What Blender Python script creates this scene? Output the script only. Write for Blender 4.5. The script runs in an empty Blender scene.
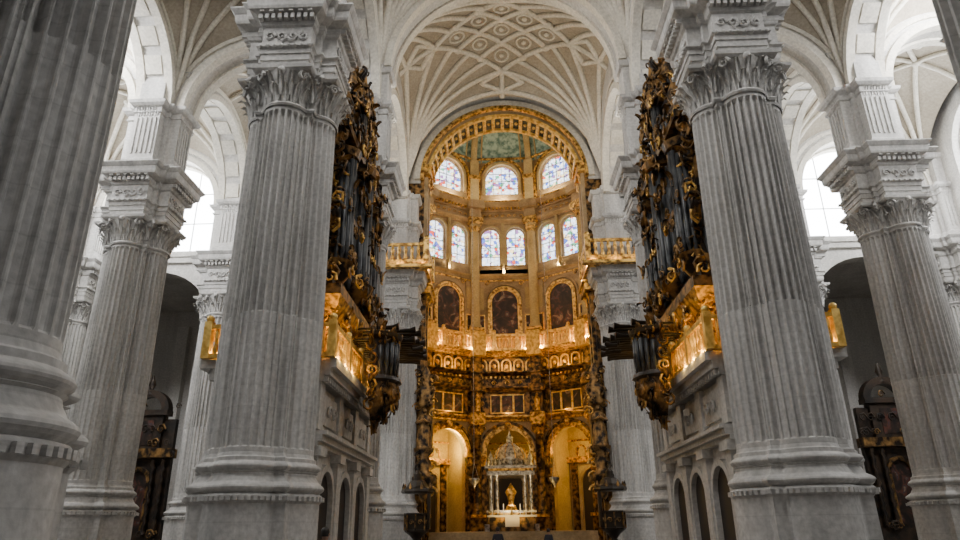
import bpy, math, random
from math import *
from mathutils import Vector, Matrix
random.seed(4)
T=Matrix.Translation
def RZ(a): return Matrix.Rotation(a,4,'Z')
def RX(a): return Matrix.Rotation(a,4,'X')
def RY(a): return Matrix.Rotation(a,4,'Y')

# ---------------- materials ----------------
def newmat(n):
    m=bpy.data.materials.new(n); m.use_nodes=True
    nt=m.node_tree; b=nt.nodes['Principled BSDF']; return m,nt,b
def stone(name,c1,c2,scale=0.6,joints=0.62,rough=0.8,bump=0.25,streak=True,fine=(.76,1.08)):
    m,nt,b=newmat(name); N=nt.nodes; L=nt.links
    g=N.new('ShaderNodeTexCoord')
    mp=N.new('ShaderNodeMapping'); L.new(g.outputs['Object'],mp.inputs[0])
    mp.inputs['Scale'].default_value=(1.6,1.6,0.35) if streak else (1,1,1)
    n=N.new('ShaderNodeTexNoise'); n.inputs['Scale'].default_value=scale; n.inputs['Detail'].default_value=9; n.inputs['Roughness'].default_value=.62
    L.new(mp.outputs[0],n.inputs['Vector'])
    r=N.new('ShaderNodeValToRGB'); r.color_ramp.elements[0].position=.30; r.color_ramp.elements[1].position=.68
    r.color_ramp.elements[0].color=(*c1,1); r.color_ramp.elements[1].color=(*c2,1)
    L.new(n.outputs['Fac'],r.inputs[0])
    n2=N.new('ShaderNodeTexNoise'); n2.inputs['Scale'].default_value=7; n2.inputs['Detail'].default_value=6
    L.new(g.outputs['Object'],n2.inputs['Vector'])
    mr=N.new('ShaderNodeMapRange'); mr.inputs['From Min'].default_value=.3; mr.inputs['From Max'].default_value=.7; mr.inputs['To Min'].default_value=fine[0]; mr.inputs['To Max'].default_value=fine[1]
    L.new(n2.outputs['Fac'],mr.inputs['Value'])
    mx=N.new('ShaderNodeMix'); mx.data_type='RGBA'; mx.blend_type='MULTIPLY'; mx.inputs[0].default_value=1
    L.new(r.outputs[0],mx.inputs[6]); L.new(mr.outputs[0],mx.inputs[7])
    out=mx.outputs[2]
    if joints:
        s=N.new('ShaderNodeSeparateXYZ'); L.new(g.outputs['Object'],s.inputs[0])
        d=N.new('ShaderNodeMath'); d.operation='DIVIDE'; d.inputs[1].default_value=joints; L.new(s.outputs['Z'],d.inputs[0])
        f=N.new('ShaderNodeMath'); f.operation='FRACT'; L.new(d.outputs[0],f.inputs[0])
        gt=N.new('ShaderNodeMath'); gt.operation='LESS_THAN'; gt.inputs[1].default_value=.04; L.new(f.outputs[0],gt.inputs[0])
        ml=N.new('ShaderNodeMath'); ml.operation='MULTIPLY'; ml.inputs[1].default_value=.16; L.new(gt.outputs[0],ml.inputs[0])
        m2=N.new('ShaderNodeMix'); m2.data_type='RGBA'; m2.blend_type='MULTIPLY'
        L.new(ml.outputs[0],m2.inputs[0]); L.new(out,m2.inputs[6]); m2.inputs[7].default_value=(.3,.3,.3,1)
        out=m2.outputs[2]
    L.new(out,b.inputs['Base Color']); b.inputs['Roughness'].default_value=rough
    bp=N.new('ShaderNodeBump'); bp.inputs['Strength'].default_value=bump; bp.inputs['Distance'].default_value=.05
    L.new(n2.outputs['Fac'],bp.inputs['Height']); L.new(bp.outputs[0],b.inputs['Normal'])
    return m
def gilt(name,c1,c2,scale=3,metal=.6,rough=.4,p0=.38,p1=.6):
    m,nt,b=newmat(name); N=nt.nodes; L=nt.links
    g=N.new('ShaderNodeTexCoord')
    n=N.new('ShaderNodeTexNoise'); n.inputs['Scale'].default_value=scale; n.inputs['Detail'].default_value=7
    L.new(g.outputs['Object'],n.inputs['Vector'])
    r=N.new('ShaderNodeValToRGB'); r.color_ramp.elements[0].position=p0; r.color_ramp.elements[1].position=p1
    r.color_ramp.elements[0].color=(*c1,1); r.color_ramp.elements[1].color=(*c2,1)
    L.new(n.outputs['Fac'],r.inputs[0]); L.new(r.outputs[0],b.inputs['Base Color'])
    b.inputs['Metallic'].default_value=metal; b.inputs['Roughness'].default_value=rough
    bp=N.new('ShaderNodeBump'); bp.inputs['Strength'].default_value=.5; bp.inputs['Distance'].default_value=.06
    L.new(n.outputs['Fac'],bp.inputs['Height']); L.new(bp.outputs[0],b.inputs['Normal'])
    return m
def plain(name,c,rough=.6,metal=0):
    m,nt,b=newmat(name); N=nt.nodes; L=nt.links
    n=N.new('ShaderNodeTexNoise'); n.inputs['Scale'].default_value=5
    r=N.new('ShaderNodeValToRGB'); r.color_ramp.elements[0].color=(*[x*.8 for x in c],1); r.color_ramp.elements[1].color=(*[min(1,x*1.15) for x in c],1)
    L.new(n.outputs['Fac'],r.inputs[0]); L.new(r.outputs[0],b.inputs['Base Color'])
    b.inputs['Roughness'].default_value=rough; b.inputs['Metallic'].default_value=metal
    return m
def painting_mat():
    m,nt,b=newmat('oil_painting'); N=nt.nodes; L=nt.links
    g=N.new('ShaderNodeTexCoord')
    n=N.new('ShaderNodeTexNoise'); n.inputs['Scale'].default_value=1.1; n.inputs['Detail'].default_value=3; n.inputs['Distortion'].default_value=1.2
    L.new(g.outputs['Object'],n.inputs['Vector'])
    r=N.new('ShaderNodeValToRGB'); cr=r.color_ramp
    cr.elements[0].position=.36; cr.elements[0].color=(.008,.006,.005,1); cr.elements[1].position=.52; cr.elements[1].color=(.035,.018,.012,1)
    for p,c in ((.57,(.12,.035,.02)),(.61,(.03,.035,.05)),(.67,(.3,.2,.12)),(.75,(.08,.045,.03))):
        e=cr.elements.new(p); e.color=(*c,1)
    L.new(n.outputs['Fac'],r.inputs[0]); L.new(r.outputs[0],b.inputs['Base Color']); b.inputs['Roughness'].default_value=.5
    return m
def glass_mat(name,strength=2.6,sc=3.2):
    m,nt,b=newmat(name); N=nt.nodes; L=nt.links
    g=N.new('ShaderNodeTexCoord')
    v=N.new('ShaderNodeTexVoronoi'); v.inputs['Scale'].default_value=sc; L.new(g.outputs['Object'],v.inputs['Vector'])
    s=N.new('ShaderNodeSeparateColor'); L.new(v.outputs['Color'],s.inputs[0])
    r=N.new('ShaderNodeValToRGB'); cr=r.color_ramp; cr.interpolation='CONSTANT'
    cr.elements[0].position=0; cr.elements[0].color=(.75,.85,1,1); cr.elements[1].position=.28; cr.elements[1].color=(.07,.13,.5,1)
    for p,c in ((.37,(1,.95,.85)),(.55,(.6,.07,.04)),(.61,(.8,.88,1)),(.76,(.1,.35,.2)),(.82,(1,.75,.35)),(.92,(.25,.12,.3))):
        e=cr.elements.new(p); e.color=(*c,1)
    L.new(s.outputs[0],r.inputs[0])
    v2=N.new('ShaderNodeTexVoronoi'); v2.feature='DISTANCE_TO_EDGE'; v2.inputs['Scale'].default_value=sc; L.new(g.outputs['Object'],v2.inputs['Vector'])
    lt=N.new('ShaderNodeMath'); lt.operation='GREATER_THAN'; lt.inputs[1].default_value=.03; L.new(v2.outputs['Distance'],lt.inputs[0])
    ml=N.new('ShaderNodeMath'); ml.operation='MULTIPLY'; ml.inputs[1].default_value=strength; L.new(lt.outputs[0],ml.inputs[0])
    b.inputs['Base Color'].default_value=(.02,.02,.02,1)
    L.new(r.outputs[0],b.inputs['Emission Color']); L.new(ml.outputs[0],b.inputs['Emission Strength'])
    return m
def glow(name,c,s):
    m,nt,b=newmat(name); b.inputs['Base Color'].default_value=(*c,1); b.inputs['Emission Color'].default_value=(*c,1); b.inputs['Emission Strength'].default_value=s
    return m
def floor_mat():
    m,nt,b=newmat('marble_floor'); N=nt.nodes; L=nt.links
    g=N.new('ShaderNodeTexCoord'); c=N.new('ShaderNodeTexChecker'); c.inputs['Scale'].default_value=1.0
    c.inputs[1].default_value=(.26,.24,.22,1); c.inputs[2].default_value=(.08,.075,.075,1)
    L.new(g.outputs['Object'],c.inputs['Vector']); L.new(c.outputs['Color'],b.inputs['Base Color']); b.inputs['Roughness'].default_value=.35
    return m
PIER=stone('pier_limestone',(.40,.39,.375),(.66,.645,.62),.8)
WALL=stone('white_limestone',(.47,.455,.43),(.68,.66,.625),.5)
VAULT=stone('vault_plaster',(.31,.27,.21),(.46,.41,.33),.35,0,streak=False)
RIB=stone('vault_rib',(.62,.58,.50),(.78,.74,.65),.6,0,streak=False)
GST=stone('apse_ochre_stone',(.24,.16,.07),(.55,.40,.22),.8,0,.6,streak=False)
CREAM=stone('chapel_cream_plaster',(.42,.31,.13),(.6,.46,.22),.6,0,.7,streak=False)
GILT=gilt('gilding',(.20,.09,.015),(.95,.60,.16),3.6)
GILTR=gilt('bright_gilding',(.6,.33,.05),(1,.70,.2),3.6,.35)
GILTD=gilt('aged_gilding',(.014,.009,.006),(.42,.23,.07),2.4,.45,.45,.42,.66)
WOOD=gilt('dark_walnut',(.010,.008,.006),(.05,.03,.017),2.0,.05,.5)
PIPE=gilt('organ_pipe_tin',(.016,.017,.02),(.10,.105,.11),1.2,.5,.45)
SILVER=gilt('silver',(.16,.155,.15),(.6,.58,.54),5,.7,.35)
TEAL=gilt('dome_fresco',(.10,.19,.17),(.36,.50,.44),2.2,0,.7)
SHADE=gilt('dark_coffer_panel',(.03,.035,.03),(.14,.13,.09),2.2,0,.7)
PAINT=painting_mat(); SG=glass_mat('stained_glass',4.2)
BRIGHT=glow('daylit_pane',(.96,.98,1),14)
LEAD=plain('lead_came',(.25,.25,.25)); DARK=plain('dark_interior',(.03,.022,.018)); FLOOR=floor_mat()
WHITE=plain('altar_linen',(.75,.73,.7)); RED=plain('red_velvet',(.3,.03,.03)); BRONZE=plain('bronze',(.035,.027,.02),.4,.5)

# ---------------- mesh builder ----------------
class MB:
    def __init__(s): s.v=[];s.f=[];s.m=[];s.s=[]
    def add(s,vs,fs,m=0,M=None,sm=False):
        o=len(s.v)
        if M is not None: vs=[tuple(M@Vector(v)) for v in vs]
        s.v.extend([tuple(v) for v in vs])
        for f in fs: s.f.append([o+i for i in f]); s.m.append(m); s.s.append(sm)
    def box(s,x0,x1,y0,y1,z0,z1,m=0,M=None):
        s.add([(x0,y0,z0),(x1,y0,z0),(x1,y1,z0),(x0,y1,z0),(x0,y0,z1),(x1,y0,z1),(x1,y1,z1),(x0,y1,z1)],
              [(0,3,2,1),(4,5,6,7),(0,1,5,4),(1,2,6,5),(2,3,7,6),(3,0,4,7)],m,M)
    def loft(s,rings,m=0,M=None,closed=True,caps=True,sm=False):
        n=len(rings[0]); vs=[p for r in rings for p in r]; fs=[]
        k=n if closed else n-1
        for i in range(len(rings)-1):
            for j in range(k):
                a=i*n+j; b=i*n+(j+1)%n; fs.append((a,b,b+n,a+n))
        s.add(vs,fs,m,M,sm)
        if caps and closed:
            s.add(rings[0],[tuple(range(n))[::-1]],m,M); s.add(rings[-1],[tuple(range(n))],m,M)
    def lathe(s,prof,seg=12,m=0,M=None,a0=0,a1=2*pi,sm=True):
        full=abs(a1-a0-2*pi)<1e-6; n=seg if full else seg+1
        rings=[[(r*cos(a0+(a1-a0)*i/seg),r*sin(a0+(a1-a0)*i/seg),z) for i in range(n)] for r,z in prof]
        s.loft(rings,m,M,full,False,sm)
    def tube(s,pts,r,seg=6,m=0,M=None,sm=True):
        pts=[Vector(p) for p in pts]; n=len(pts); rings=[]; up=None
        for i,p in enumerate(pts):
            t=(pts[min(i+1,n-1)]-pts[max(i-1,0)])
            t=t.normalized() if t.length>1e-9 else Vector((0,0,1))
            if up is None:
                up=Vector((0,0,1)) if abs(t.z)<.9 else Vector((1,0,0))
            a=t.cross(up)
            if a.length<1e-6: a=t.orthogonal()
            a.normalize(); b=a.cross(t); up=b
            rr=r[i] if isinstance(r,(list,tuple)) else r
            rings.append([tuple(p+a*rr*cos(2*pi*k/seg)+b*rr*sin(2*pi*k/seg)) for k in range(seg)])
        s.loft(rings,m,M,True,True,sm)
    def ball(s,c,r,m=0,M=None,sz=1,seg=8):
        s.lathe([(max(.001,r*sin(pi*i/6)),-r*sz*cos(pi*i/6)) for i in range(7)],seg,m,(M or Matrix())@T(c))
    def obj(s,name,mats,parent=None,loc=(0,0,0)):
        me=bpy.data.meshes.new(name); me.from_pydata(s.v,[],s.f)
        for mt in mats: me.materials.append(mt)
        me.polygons.foreach_set('material_index',s.m); me.polygons.foreach_set('use_smooth',s.s); me.update()
        o=bpy.data.objects.new(name,me); bpy.context.collection.objects.link(o); o.location=loc
        if parent: o.parent=parent
        return o
def root(name,loc=(0,0,0)):
    e=bpy.data.objects.new(name,None); bpy.context.collection.objects.link(e); e.location=loc; return e
def copy_tree(o,name,loc,scale=(1,1,1),rot=0):
    c=o.copy(); c.name=name; bpy.context.collection.objects.link(c); c.location=loc; c.scale=scale; c.rotation_euler[2]=rot
    for ch in o.children:
        d=ch.copy(); bpy.context.collection.objects.link(d); d.parent=c
    return c

def arch_panel(mb,u0,u1,z0,z1,uc,hw,sill,spring,t,m=0,M=None,rise=None,n=18):
    rise=rise or hw
    if uc-hw>u0+1e-4: mb.box(u0,uc-hw,0,t,z0,z1,m,M)
    if u1>uc+hw+1e-4: mb.box(uc+hw,u1,0,t,z0,z1,m,M)
    if sill>z0+1e-4: mb.box(uc-hw,uc+hw,0,t,z0,sill,m,M)
    P=[(uc-hw*cos(pi*i/n),spring+rise*sin(pi*i/n)) for i in range(n+1)]
    for w in (0,t):
        vs=[];fs=[]
        for i,(u,z) in enumerate(P): vs+=[(u,w,z),(u,w,z1)]
        for i in range(n): fs.append((2*i,2*i+2,2*i+3,2*i+1))
        mb.add(vs,fs,m,M)
    vs=[];fs=[]
    for u,z in P: vs+=[(u,0,z),(u,t,z)]
    for i in range(n): fs.append((2*i,2*i+2,2*i+3,2*i+1))
    mb.add(vs,fs,m,M,True)
    mb.add([(uc-hw,0,z1),(uc+hw,0,z1),(uc+hw,t,z1),(uc-hw,t,z1)],[(0,1,2,3)],m,M)
def arch_band(mb,uc,ri,ro,spring,w0,w1,m=0,M=None,leg=None,rise=1,n=20):
    S=[]
    if leg is not None: S.append((pi,leg))
    S+=[(pi-pi*i/n,None) for i in range(n+1)]
    if leg is not None: S.append((0,leg))
    rings=[]
    for a,z in S:
        R=[]
        for r,w in ((ri,w0),(ro,w0),(ro,w1),(ri,w1)):
            R.append((uc+r*cos(a),w,z if z is not None else spring+r*rise*sin(a)))
        rings.append(R)
    mb.loft(rings,m,M)
def arch_fill(mb,uc,hw,sill,spring,w,m=0,M=None,n=16,rise=None):
    rise=rise or hw
    vs=[(uc-hw,w,sill)]+[(uc-hw*cos(pi*i/n),w,spring+rise*sin(pi*i/n)) for i in range(n+1)]+[(uc+hw,w,sill)]
    mb.add(vs,[tuple(range(len(vs)))],m,M)
def scroll(mb,M,size,m=0,turns=1.6,th=.1,n=13,seg=5):
    pts=[];rr=[]
    for i in range(n+1):
        t=i/n; a=turns*2*pi*t; r=size*(1-.85*t)
        pts.append((r*cos(a),0,r*sin(a))); rr.append(size*th*(1.15-.6*t))
    mb.tube(pts,rr,seg,m,M)
def leaf(mb,M,h,w,m=0,out=.3):
    rows=[(0,.75,0),(.3,1,.05),(.6,.95,.16),(.85,.8,.45),(1,.5,.8),(.9,.25,1.05)]
    vs=[];fs=[]
    for z,ww,o in rows:
        for k,u in enumerate((-1,-.5,0,.5,1)):
            vs.append((u*w*ww/2,-(o*out+(.06*out*3 if k==2 else (0 if k%2 else .03))),z*h))
    for i in range(5):
        for j in range(4):
            a=i*5+j; fs.append((a,a+1,a+6,a+5))
    mb.add(vs,fs,m,M,False)

# ---------------- compound pier ----------------
def rho(th,off):
    a=1.12+off; c,s_=abs(cos(th)),abs(sin(th)); rs=a/max(c,s_)
    ph=(th+pi/4)%(pi/2)-pi/4; d=.82; r=.88+off; q=r*r-(d*sin(ph))**2
    rc=d*cos(ph)+sqrt(q) if q>0 else 0
    return max(rs,rc)
NF=44
def ring(z,off,fl=0,N=NF*10):
    R=[]
    for i in range(N):
        th=2*pi*i/N; r=rho(th,off)
        if fl:
            s_=abs(sin(NF/2*th)); r-=fl*min(1,max(0,s_-.30)/.45)**.6
        R.append((r*cos(th),r*sin(th),z))
    return R
def cruc(z,off,a=1.08,b=.86,e=1.62):
    a+=off;b+=off;e+=off; b=min(b,a-.001)
    q=[(e,-b),(e,b),(a,b),(a,a),(b,a)]
    R=[]
    for k in range(4):
        c,s_=cos(k*pi/2),sin(k*pi/2)
        for x,y in q: R.append((x*c-y*s_,x*s_+y*c,z))
    return R
def build_pier():
    mb=MB()
    mb.loft([cruc(0,.5),cruc(.35,.5)])
    B=[(.35,.36),(.55,.36),(.62,.30),(2.35,.28),(2.42,.34),(2.55,.36),(2.6,.32)]
    for i in range(7): B.append((2.62+.3*i/6,.24+.16*sin(pi*i/6)))
    B+=[(2.94,.22),(3.08,.14),(3.16,.12),(3.2,.18)]
    for i in range(7): B.append((3.22+.24*i/6,.13+.12*sin(pi*i/6)))
    B+=[(3.48,.1),(3.58,.1),(3.62,.03),(3.72,0)]
    mb.loft([ring(z,o,0,176) for z,o in B],sm=False)
    N=72
    for i in range(N):
        th=2*pi*i/N; r=rho(th,.38); mb.box(-.03,.05,-.05,.05,2.42,2.54,0,T((r*cos(th),r*sin(th),0))@RZ(th))
    mb.loft([ring(3.72,0,0),ring(3.85,0,0),ring(3.9,0,.07),ring(7.8,-.01,.07),ring(7.85,-.01,.15),ring(14.9,-.09,.15),ring(15.0,-.10,.0),ring(15.15,-.10,.0)],sm=False)
    mb.loft([ring(15.12,-.04,0,96),ring(15.2,.0,0,96),ring(15.28,-.05,0,96)],caps=False)
    mb.loft([ring(15.2,-.1,0,96),ring(16.0,-.04,0,96),ring(16.35,.12,0,96),ring(16.5,.18,0,96)],caps=False,sm=True)
    for row,(z,h,n,off,o) in enumerate(((15.25,.62,34,-.08,.34),(15.5,.78,34,-.05,.46))):
        for i in range(n):
            th=2*pi*(i+.5*row)/n; r=rho(th,off)
            e=.05; r2=rho(th+e,off); r1=rho(th-e,off)
            tx=r2*cos(th+e)-r1*cos(th-e); ty=r2*sin(th+e)-r1*sin(th-e)
            leaf(mb,T((r*cos(th),r*sin(th),z))@RZ(atan2(ty,tx)),h,.27,0,o)
    for k in range(4):
        for sgn in (-1,1):
            M=RZ(k*pi/2)@T((1.68,.78*sgn,16.25)); scroll(mb,M@RZ(pi/2+sgn*.7),.22,0,1.5,.3,9,5)
        M=RZ(k*pi/2)@T((1.28,1.28,16.25)); scroll(mb,M@RZ(pi/4),.22,0,1.5,.3,9,5)
        mb.ball((1.82,0,16.42),.15,0,RZ(k*pi/2))
    mb.loft([cruc(16.42,.18),cruc(16.5,.26),cruc(16.62,.28)])
    E=[(16.62,.0),(16.95,.0),(16.96,.05),(17.2,.05),(17.21,.1),(17.4,.1),(17.46,.2),(17.52,.2),(17.53,.05),(18.35,.05),(18.4,.14),(18.5,.18),(18.52,.2),(18.72,.2),(18.76,.3),(18.85,.52),(18.95,.56),(19.2,.58),(19.24,.62),(19.4,.74),(19.45,.74)]
    mb.loft([cruc(z,o) for z,o in E])
    for k in range(4):
        M=RZ(k*pi/2)
        for i in range(9):
            y=-.96+i*.24; mb.box(1.8,2.02,y-.07,y+.07,18.53,18.72,0,M)
        for i in range(6):
            mb.box(1.70,2.1,-.9+i*.36-.08,-.9+i*.36+.08,18.76,18.9,0,M)
        for i in range(4):
            yy=-.63+i*.42; scroll(mb,M@T((1.7,yy,17.95))@RZ(pi/2)@RY(i*1.5),.22,0,1.3,.3,8,4)
        for i in range(8):
            y=-.9+i*.257; mb.ball((1.80,y,17.48),.08,0,M,1,6)
    A=[(19.45,-.02),(20.0,-.02),(20.05,-.1),(20.1,-.12)]
    mb.loft([cruc(z,o) for z,o in A])
    mb.loft([cruc(20.1,-.16),cruc(22.9,-.16),cruc(22.92,-.08),cruc(23.0,-.08),cruc(23.02,-.13),cruc(23.25,-.13),cruc(23.3,0),cruc(23.42,.12),cruc(23.6,.16)])
    for k in range(4):
        M=RZ(k*pi/2)
        for i in range(5):
            y=-.5+i*.25; mb.box(1.44,1.52,y-.045,y+.045,20.4,22.6,0,M)
        for i in range(4): leaf(mb,M@T((1.46,-.45+i*.3,22.7))@RZ(pi/2),.5,.28,0,.25)
    mb.loft([cruc(23.6,-.2),cruc(25.6,-.2),cruc(25.65,-.05),cruc(25.95,.05)])
    return mb
pm=build_pier()
NX=7.9; AX=19.4; YS=[-4.3,7.7,20.5,31.7,43.5]
first=None
for y in YS:
    for sx in (-1,1):
        x=sx*NX
        if 0<y<10: x=-7.72 if sx<0 else 7.45
        if y>40: x=sx*7.45
        if first is None: first=pm.obj('compound_pier',[PIER],loc=(x,y,0)); o=first
        else:
            o=first.copy(); o.name='compound_pier'; bpy.context.collection.objects.link(o); o.location=(x,y,0)
        q=.82 if y>40 else (.95 if y>10 else .97); o.scale=(q,q,.93 if y>40 else 1)
for y in YS[1:]:
    for sx in (-1,1):
        o=first.copy(); o.name='compound_pier'; bpy.context.collection.objects.link(o); o.location=(sx*AX,y,0); o.scale=(1,1,1)
OX=30.6
for y in YS[1:]:
    for sx in (-1,1):
        o=first.copy(); o.name='compound_pier'; bpy.context.collection.objects.link(o); o.location=(sx*OX,y,0)

# ---------------- arcades ----------------
mb=MB()
def arcade_y(x,y0,y1,hw,spring,top,t=1.7,extra=True):
    M=T((x+t/2,0,0))@RZ(pi/2)
    uc=(y0+y1)/2
    arch_panel(mb,y0,y1,spring-.05,top,uc,hw,spring-.05,spring,t,0,M)
    arch_band(mb,uc,hw-.12,hw+.25,spring,-.16,.3,1,M); arch_band(mb,uc,hw-.12,hw+.25,spring,t-.3,t+.16,1,M)
    arch_band(mb,uc,hw+.5,hw+.75,spring,-.14,.1,1,M); arch_band(mb,uc,hw+.5,hw+.75,spring,t-.1,t+.14,1,M)
    for i in range(9):
        a=pi*(i+.5)/9
        Mx=M@T((uc+(hw-.02)*cos(a),t/2,spring+(hw-.02)*sin(a)))@RY(-a); mb.box(-.12,.05,-.45,.45,-.5,.5,1,Mx)
def arcade_x(y,x0,x1,hw,spring,top,t=1.5):
    M=T((0,y-t/2,0)); uc=(x0+x1)/2
    arch_panel(mb,x0,x1,spring-.05,top,uc,hw,spring-.05,spring,t,0,M,n=28)
    arch_band(mb,uc,hw-.14,hw+.25,spring,-.18,.35,1,M,n=28); arch_band(mb,uc,hw-.14,hw+.25,spring,t-.35,t+.18,1,M,n=28)
    arch_band(mb,uc,hw+.5,hw+.75,spring,-.14,.1,1,M,n=28)
for i in range(len(YS)-1):
    y0,y1=YS[i],YS[i+1]
    for sx in (-1,1):
        arcade_y(sx*NX,y0,y1,4.5,23.6,34.6)
        if y1>8: arcade_y(sx*AX,y0,y1,4.5,23.6,31)
for y in YS:
    if y<43: arcade_x(y,-NX,NX,6.5,26,34.8)
    for sx in (-1,1):
        a,b=sorted((sx*NX,sx*AX)); 
        if y>0: arcade_x(y,a,b,4.3,23.6,31)
        a,b=sorted((sx*AX,sx*OX))
        if y>0: arcade_x(y,a,b,4.2,23.6,31)
mb.obj('arcade_arches',[WALL,RIB])

# ---------------- vaults ----------------
mb=MB()
def vault(cx,cy,a,b,zs,pattern,rr=.13,bosses=((0,0),(.5,0),(-.5,0),(0,.5),(0,-.5),(.33,.33),(-.33,.33),(.33,-.33),(-.33,-.33)),ros=()):
    R2=a*a+b*b+.3
    def H(x,y): return zs+sqrt(max(.05,R2-x*x-y*y))
    n=26; vs=[];fs=[]
    for i in range(n+1):
        for j in range(n+1):
            x=-a+2*a*i/n; y=-b+2*b*j/n; vs.append((cx+x,cy+y,H(x,y)))
    for i in range(n):
        for j in range(n):
            q=i*(n+1)+j; fs.append((q,q+1,q+n+2,q+n+1))
    mb.add(vs,fs,0,None,True)
    def line(P,r=rr):
        pts=[]
        for k in range(len(P)-1):
            for t in range(9 if k<len(P)-2 else 10):
                s=t/9; x=(P[k][0]*(1-s)+P[k+1][0]*s)*a; y=(P[k][1]*(1-s)+P[k+1][1]*s)*b
                pts.append((cx+x,cy+y,H(x,y)-r*.6))
        mb.tube(pts,r,6,1)
    for P in pattern: line(P)
    for x,y in bosses:
        mb.ball((cx+x*a,cy+y*b,H(x*a,y*b)-.2),.3,1,None,.5)
    for x,y in ros:   # carved rosettes in the coffers
        mb.tube([(cx+x*a+.5*cos(2*pi*i/16),cy+y*b+.5*sin(2*pi*i/16),H(x*a+.5*cos(2*pi*i/16),y*b+.5*sin(2*pi*i/16))-.05) for i in range(17)],.09,5,1)
        mb.ball((cx+x*a,cy+y*b,H(x*a,y*b)-.08),.2,1,None,.6)
def sym(P):
    out=[]
    for sx in (1,-1):
        for sy in (1,-1): out.append([(x*sx,y*sy) for x,y in P])
    return out
C=(-.66,-.22,.22,.66); net=[]
for c in C:
    net.append([((c-.66)/2,(c+.66)/2),((c+.66)/2,(c-.66)/2)]); net.append([((c-.66)/2,-(c+.66)/2),((c+.66)/2,-(c-.66)/2)])
net+=sym([(1,1),(.33,.33)])+sym([(1,1),(.66,0)])+sym([(1,1),(0,.66)])+sym([(1,1),(.93,0)])+sym([(1,1),(0,.93)])+sym([(1,1),(.5,.16)])+sym([(1,1),(.16,.5)])
net+=[[(0,.66),(0,1)],[(0,-.66),(0,-1)],[(.66,0),(1,0)],[(-.66,0),(-1,0)]]
net+=sym([(.66,0),(.8,.22),(.93,0)])+sym([(0,.66),(.22,.8),(0,.93)])
nb=[];nr=[]
for c in C:
    for d in C: nb.append(((c+d)/2,(c-d)/2))
for c in (-.44,0,.44):
    for d in (-.44,0,.44): nr.append(((c+d)/2,(c-d)/2))
simple=[[(-1,-1),(1,1)],[(-1,1),(1,-1)],[(0,-1),(0,1)],[(-1,0),(1,0)]]+sym([(1,1),(.5,0)])+sym([(1,1),(0,.5)])+sym([(.5,0),(0,.5)])
for i in range(len(YS)-1):
    y0,y1=YS[i],YS[i+1]; cy=(y0+y1)/2; b=(y1-y0)/2-.55
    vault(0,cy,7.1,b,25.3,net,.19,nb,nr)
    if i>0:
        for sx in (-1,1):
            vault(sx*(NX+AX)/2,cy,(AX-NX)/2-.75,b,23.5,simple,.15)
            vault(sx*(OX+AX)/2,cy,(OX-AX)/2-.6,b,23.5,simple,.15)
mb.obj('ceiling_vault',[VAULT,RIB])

# ---------------- outer walls, floor ----------------
fl=MB(); fl.box(-37,37,-12,80,-.3,0); fl.obj('floor',[FLOOR])
wn=0
def window(M,hw,sill,spring,glass,frame,bars=3,rows=4,uc=0):
    global wn; wn+=1
    w=MB()
    arch_fill(w,uc,hw,sill,spring,.12,0,M)
    arch_band(w,uc,hw-.08,hw+.14,spring,-.12,.2,1,M,leg=sill)
    w.box(uc-hw-.2,uc+hw+.2,-.2,.2,sill-.18,sill,1,M)
    for i in range(1,bars+1):
        u=-hw+2*hw*i/(bars+1); z=spring+sqrt(max(0,hw*hw-u*u)); w.box(uc+u-.03,uc+u+.03,.05,.11,sill,z,2,M)
    for i in range(1,rows+1):
        z=sill+(spring+hw-sill)*i/(rows+1); h=hw if z<spring else sqrt(max(0,hw*hw-(z-spring)**2))
        w.box(uc-h,uc+h,.05,.11,z-.03,z+.03,2,M)
    return w.obj('window_%d'%wn,[glass,frame,LEAD])
for sx,nm in ((-1,'left'),(1,'right')):
    w=MB()
    for i in range(len(YS)-1):
        y0,y1=YS[i],YS[i+1]; uc=(y0+y1)/2
        if sx<0: M=T((-OX,0,0))@RZ(pi/2)
        else: M=T((OX,0,0))@Matrix.Scale(-1,4,(1,0,0))@RZ(pi/2)
        arch_panel(w,y0,y1,0,19.4,uc,3.6,0,13.5,1,0,M)
        arch_band(w,uc,3.5,3.95,13.5,-.15,.3,0,M,leg=0)
        w.box(y0,y1,-.5,0,18.9,19.4,0,M)
        arch_panel(w,y0,y1,19.4,31,uc,3.2,20.4,25,1,0,M)
        w.box(y0,y1,5.5,5.8,0,19.4,0,M); w.box(y0-.2,y0+.2,1,5.5,0,19.4,0,M); w.box(y0,y1,1,5.8,18,18.3,0,M)
        window(M@T((0,.6,0)),3.2,20.4,25,BRIGHT,WALL,3,5,uc)
        if i>0: window(M@T((0,5.3,0)),1.1,9,12,SG,WALL,2,4,uc)
    w.obj('wall_'+nm,[WALL])
wc=MB()
for sx in (-1,1):
    for (a,b) in ((NX+2.2,AX),(AX,OX)):
        x0,x1=sorted((sx*a,sx*b)); uc=(x0+x1)/2; hw=4.1 if a>15 else 3.2
        M=T((0,44.6,0))
        arch_panel(wc,x0,x1,0,20.6,uc,hw,0,15.2,1.2,0,M)
        arch_band(wc,uc,hw-.1,hw+.4,15.2,-.15,.3,0,M,leg=0)
        wc.box(x0,x1,-.45,0,20.3,20.6,0,M); wc.box(x0,x1,-.3,0,19.9,20.3,0,M)
        hw2=4.6 if a>15 else 3.6
        arch_panel(wc,x0,x1,20.6,31,uc,hw2,20.9,23.8,1.2,0,M)
        window(M@T((0,.6,0)),hw2,20.9,23.8,BRIGHT,WALL,2,2,uc)
wc.obj('wall_east',[WALL])
wc=MB()
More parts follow.
